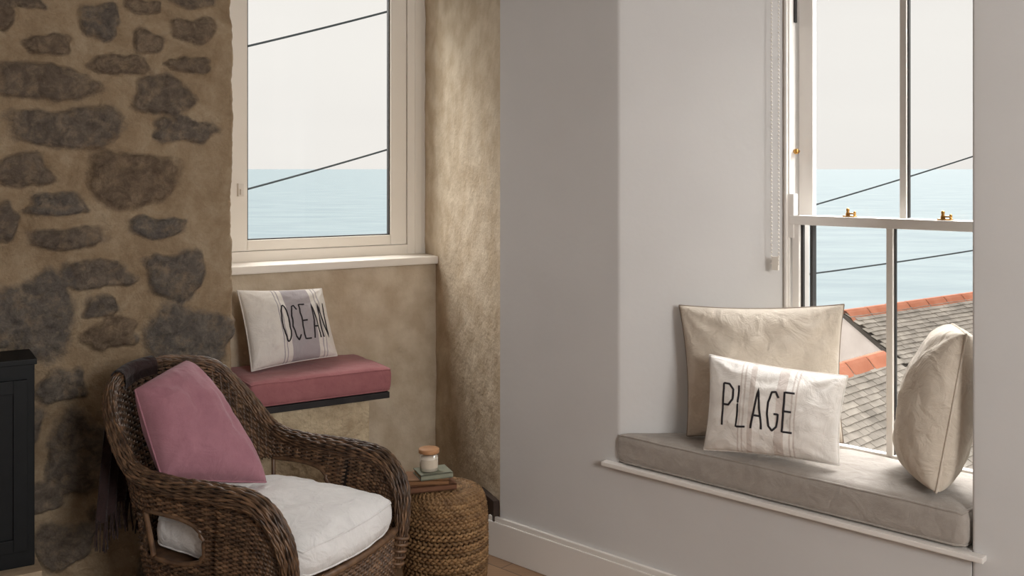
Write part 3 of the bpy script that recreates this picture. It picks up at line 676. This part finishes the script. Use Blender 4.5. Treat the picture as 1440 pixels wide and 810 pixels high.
def book(cx,cy,z,wd,dp,h,rot,m,label):
    e=root('book',(cx,cy,z),label,'book',group='books stacked on the stool',rot=rot)
    b=Buf(); b.box((0,0,.002),[(wd/2,0,0),(0,dp/2,0),(0,0,.002)]); b.box((0,0,h-.002),[(wd/2,0,0),(0,dp/2,0),(0,0,.002)]); b.box((0,-dp/2+.002,h/2),[(wd/2,0,0),(0,.002,0),(0,0,h/2)])
    fin(b,'cover',m,parent=e,smooth=False)
    b=Buf(); b.box((0,.002,h/2),[(wd/2-.004,0,0),(0,dp/2-.004,0),(0,0,h/2-.004)]); fin(b,'pages',M_page,parent=e,smooth=False)
bx,by=sx-.055,sy-.02
book(bx-.0,by,zt0,.175,.13,.022,.30,M_bk3,'brown clothbound book at the bottom of the small stack')
book(bx-.012,by,zt0+.022,.16,.12,.018,.10,M_bk1,'tan book in the middle of the small stack')
book(bx+.010,by+.005,zt0+.040,.125,.105,.020,.38,M_bk2,'sage green book on top of the small stack')
cz=zt0+.060; cd=root('candle_jar',(bx-.005,by,cz),'glass jar candle with a wooden lid on the stacked books','candle')
b=Buf(); lathe(b,(0,0,0),[(.033,0),(.037,.003),(.037,.068)],28); fin(b,'jar',M_jar,parent=cd)
b=Buf(); lathe(b,(0,0,.003),[(.034,0),(.034,.052)],24); fin(b,'wax',M_wax,parent=cd)
b=Buf(); a=np.linspace(-2.4,-.5,16); b.grid(np.array([[(.0378*math.cos(x),.0378*math.sin(x),z) for z in(.016,.048)] for x in a])); fin(b,'label',M_label,parent=cd)
b=Buf(); lathe(b,(0,0,.068),[(.038,0),(.039,.002),(.039,.014),(.037,.016)],28); fin(b,'lid',M_lidw,parent=cd)
# ---------------------------------------------------------------- stove and hearth
so=SO+.26; q1=rr(52,so); Ys=yL(q1,so); zt_=zz(504,Ys); zb_=zz(795,Ys)
sv=root('wood_stove',Lp(q1+.3,SO+.13,zb_),'black cast iron wood stove standing against the stone wall','stove'); sl=np.array(sv.location)
b=Buf(); boxL(b,q1+.006,q1+.6,SO+.04,so-.01,zb_+.0,zt_-.02); fin(b,'body',M_black,origin=sl,parent=sv,smooth=False,bevel=.004)
b=Buf(); boxL(b,q1,q1+.606,SO+.04,so+.004,zt_-.02,zt_); fin(b,'top_plate',M_black,origin=sl,parent=sv,smooth=False,bevel=.003)
b=Buf(); dz0=zb_+.06; dz1=zt_-.07
for (a,c,e,f) in((q1+.03,q1+.075,dz0,dz1),(q1+.53,q1+.575,dz0,dz1),(q1+.075,q1+.53,dz1-.045,dz1),(q1+.075,q1+.53,dz0,dz0+.045)): boxL(b,a,c,so-.012,so+.01,e,f)
boxL(b,q1+.06,q1+.54,so-.012,so-.002,dz0+.03,dz1-.03)
fin(b,'door',M_black,origin=sl,parent=sv,smooth=False,bevel=.002)
b=Buf(); boxL(b,q1-.01,q1+.75,SO+.04,so+.06,0,zb_); fin(b,'hearth_slab',M_hearth,origin=Lp(q1+.3,SO+.15,0),smooth=False,bevel=.006,label='pale stone hearth slab beneath the stove',cat='hearth')
# ---------------------------------------------------------------- outside
b=Buf(); b.add([(-30000,12,-26),(30000,12,-26),(30000,40000,-26),(-30000,40000,-26)],[(0,1,2,3)]); s=fin(b,'sea',M_seaw,smooth=False,label='calm pale teal sea reaching the horizon',cat='sea',kind='stuff')
def cable(u0,v0,u1,v1,Ya,Yb,r):
    a=PX(u0,v0,Ya); c=PX(u1,v1,Yb); dv=c-a; P=[]
    for f in np.linspace(-2.5,3.5,40):
        p=a+dv*f; p[2]+=.02*(f*(f-1)); P.append(p)
    b=Buf(); b.tube(P,r,k=6); fin(b,'overhead_cable',M_cable,origin=a,label='dark overhead utility cable crossing the view outside the window',cat='cable',group='overhead cables outside')
cable(348,65,546,16,9,9.5,.010); cable(348,266,546,210,9,9.8,.009)
cable(1150,287,1365,221,7.5,8,.006); cable(1141,385,1363,353,7.5,8,.006)
def roof(name,ra,rb,g,slope,length,label):
    ra=np.array(ra,float);rb=np.array(rb,float); rd=(rb-ra); Lr=np.linalg.norm(rd); rd/=Lr; gv=np.array([g[0],g[1],-slope]); gv/=np.linalg.norm(gv)
    up=np.cross(rd,gv); up=up if up[2]>0 else -up
    e=root(name,ra+gv*1.0,label,'roof',group='slate roofs outside'); el=np.array(e.location)
    b=Buf(); c=ra+rd*Lr/2+gv*length/2-up*.03; b.box(c,[rd*Lr/2,gv*length/2,up*.02]); 
    fin(b,'roof_deck',M_slatebase,origin=el,parent=e,smooth=False)
    b=Buf(); ex=.058; wd=.10
    for j in range(int(length/ex)):
        off=(j%2)*wd/2
        for i in range(int(Lr/wd)):
            c=ra+rd*(wd*(i+.5)+off+random.uniform(-.003,.003))+gv*(ex*j+.05+random.uniform(-.003,.003))+up*(.004+random.uniform(0,.004))
            tl=(gv+up*.14); tl/=np.linalg.norm(tl); u2=np.cross(rd,tl); 
            b.box(c,[rd*(wd/2-.002),tl*.038,u2*.004],tone=random.random())
    fin(b,'slates',M_slate,origin=el,parent=e,smooth=False)
    b=Buf(); nseg=int(Lr/.36); rad=.09
    for i in range(nseg):
        p0=ra+rd*.36*i; P=[]
        hz=np.array([g[0],g[1],0.])
        prf=[(-1.25,-.085),(-.5,-.005),(-.2,.018),(.2,.018),(.5,-.005),(1.25,-.085)]
        for s_ in(0.0,.012,.338,.35): P.append([p0+rd*s_+hz*rad*x+np.array([0,0,zv*1.0+.012-(.006 if s_ in(0.0,.35) else 0)]) for x,zv in prf])
        b.grid(np.array(P),tone=random.random())
    fin(b,'ridge_tiles',M_terra,origin=el,parent=e,smooth=False)
r1a=PX(1187,440,10); r1b=PX(1362,415,10*203/178.); dv=(r1b-r1a); r1c=r1b+dv*.8
g1=np.array([dv[1],-dv[0]]); g1/=np.linalg.norm(g1)
roof('slate_roof',r1a,r1c,g1,.62,3.6,'grey slate roof with a terracotta ridge near the sea')
b=Buf(); gz=r1a+np.append(dv[:2]/np.linalg.norm(dv[:2])*.03,0)
P=[gz+np.append(g1*3,-1.9),gz+np.array([0,0,-.05]),gz+np.append(-g1*3,-1.9),gz+np.append(-g1*3,-6),gz+np.append(g1*3,-6)]
Pb=[p+np.append(dv[:2],0)*.1 for p in P]
b.add(P+Pb,[(0,1,2,3,4),(9,8,7,6,5)]+[(i,(i+1)%5,(i+1)%5+5,i+5) for i in range(5)]); fin(b,'gable_wall',M_render,origin=P[4],smooth=False,label='pale rendered gable wall under the slate roof',cat='house wall')
r2a=PX(1172,518,8); r2b=PX(1252,495,8*281/258.); dv2=r2b-r2a; g2=np.array([dv2[1],-dv2[0]]); g2/=np.linalg.norm(g2)
roof('slate_roof',r2a-dv2*1.6,r2b,g2,.75,3.0,'lower slate roof with a terracotta ridge abutting the gable')
# ---------------------------------------------------------------- camera, light
cam=bpy.data.cameras.new('camera'); co=bpy.data.objects.new('camera',cam); col.objects.link(co); co.location=(0,0,H); co.rotation_euler=(math.pi/2,0,0)
cam.sensor_width=36; cam.lens=F/1440*36; cam.shift_y=-168/1440; cam.clip_end=60000; cam.clip_start=.05; sc.camera=co
wd=bpy.data.worlds.new('world'); sc.world=wd; wd.use_nodes=True; nt=wd.node_tree; bg=nt.nodes['Background']
tc=N(nt,'ShaderNodeTexCoord'); mp=N(nt,'ShaderNodeMapping'); mp.inputs['Scale'].default_value=(1,1,5); nt.links.new(tc.outputs['Generated'],mp.inputs[0])
nn_=N(nt,'ShaderNodeTexNoise'); nn_.inputs['Scale'].default_value=1.6; nn_.inputs['Detail'].default_value=4; nt.links.new(mp.outputs[0],nn_.inputs['Vector'])
cr=N(nt,'ShaderNodeValToRGB'); cr.color_ramp.elements[0].position=.3; cr.color_ramp.elements[1].position=.7; cr.color_ramp.elements[0].color=lin((238,235,230)); cr.color_ramp.elements[1].color=lin((245,242,236))
nt.links.new(nn_.outputs['Fac'],cr.inputs['Fac']); nt.links.new(cr.outputs[0],bg.inputs['Color']); bg.inputs['Strength'].default_value=1.0
def sun(name,dirv,st,ang,c):
    l=bpy.data.lights.new(name,'SUN'); l.energy=st; l.angle=math.radians(ang); l.color=c; o_=bpy.data.objects.new(name,l); col.objects.link(o_); o_.rotation_euler=Vector(dirv).to_track_quat('-Z','Y').to_euler(); return o_
sun('sun',(-.35,-.8,-.48),5.0,55,(1,.99,.97))
sun('sky_fill',(.72,-.5,-.38),3.0,50,(1,.98,.95))  # second soft sun, added to brighten the reveal beside the casement
def area(name,loc,tgt,sx_,sy_,en,c):
    l=bpy.data.lights.new(name,'AREA'); l.shape='RECTANGLE'; l.size=sx_; l.size_y=sy_; l.energy=en; l.color=c; o_=bpy.data.objects.new(name,l); col.objects.link(o_); o_.location=loc; o_.rotation_euler=(Vector(tgt)-Vector(loc)).to_track_quat('-Z','Y').to_euler(); return o_
area('room_fill',(2.2,-1.3,2.2),(.5,4,1.3),1.2,1.2,138,(1,.985,.965))  # added fill light behind the camera, not a lamp of the room
area('window_fill',R(1.9,1.3,3.5),R(1.1,.05,.7),1.7,1.0,290,(.98,.99,1))  # added light outside above the sash window, brightens the window seat
area('window_fill',Lp(.75,-1.6,4.0),Lp(.0,.25,.9),1.4,1.0,90,(1,.99,.96))  # added light outside above the casement, unseen, brightens the plaster reveal
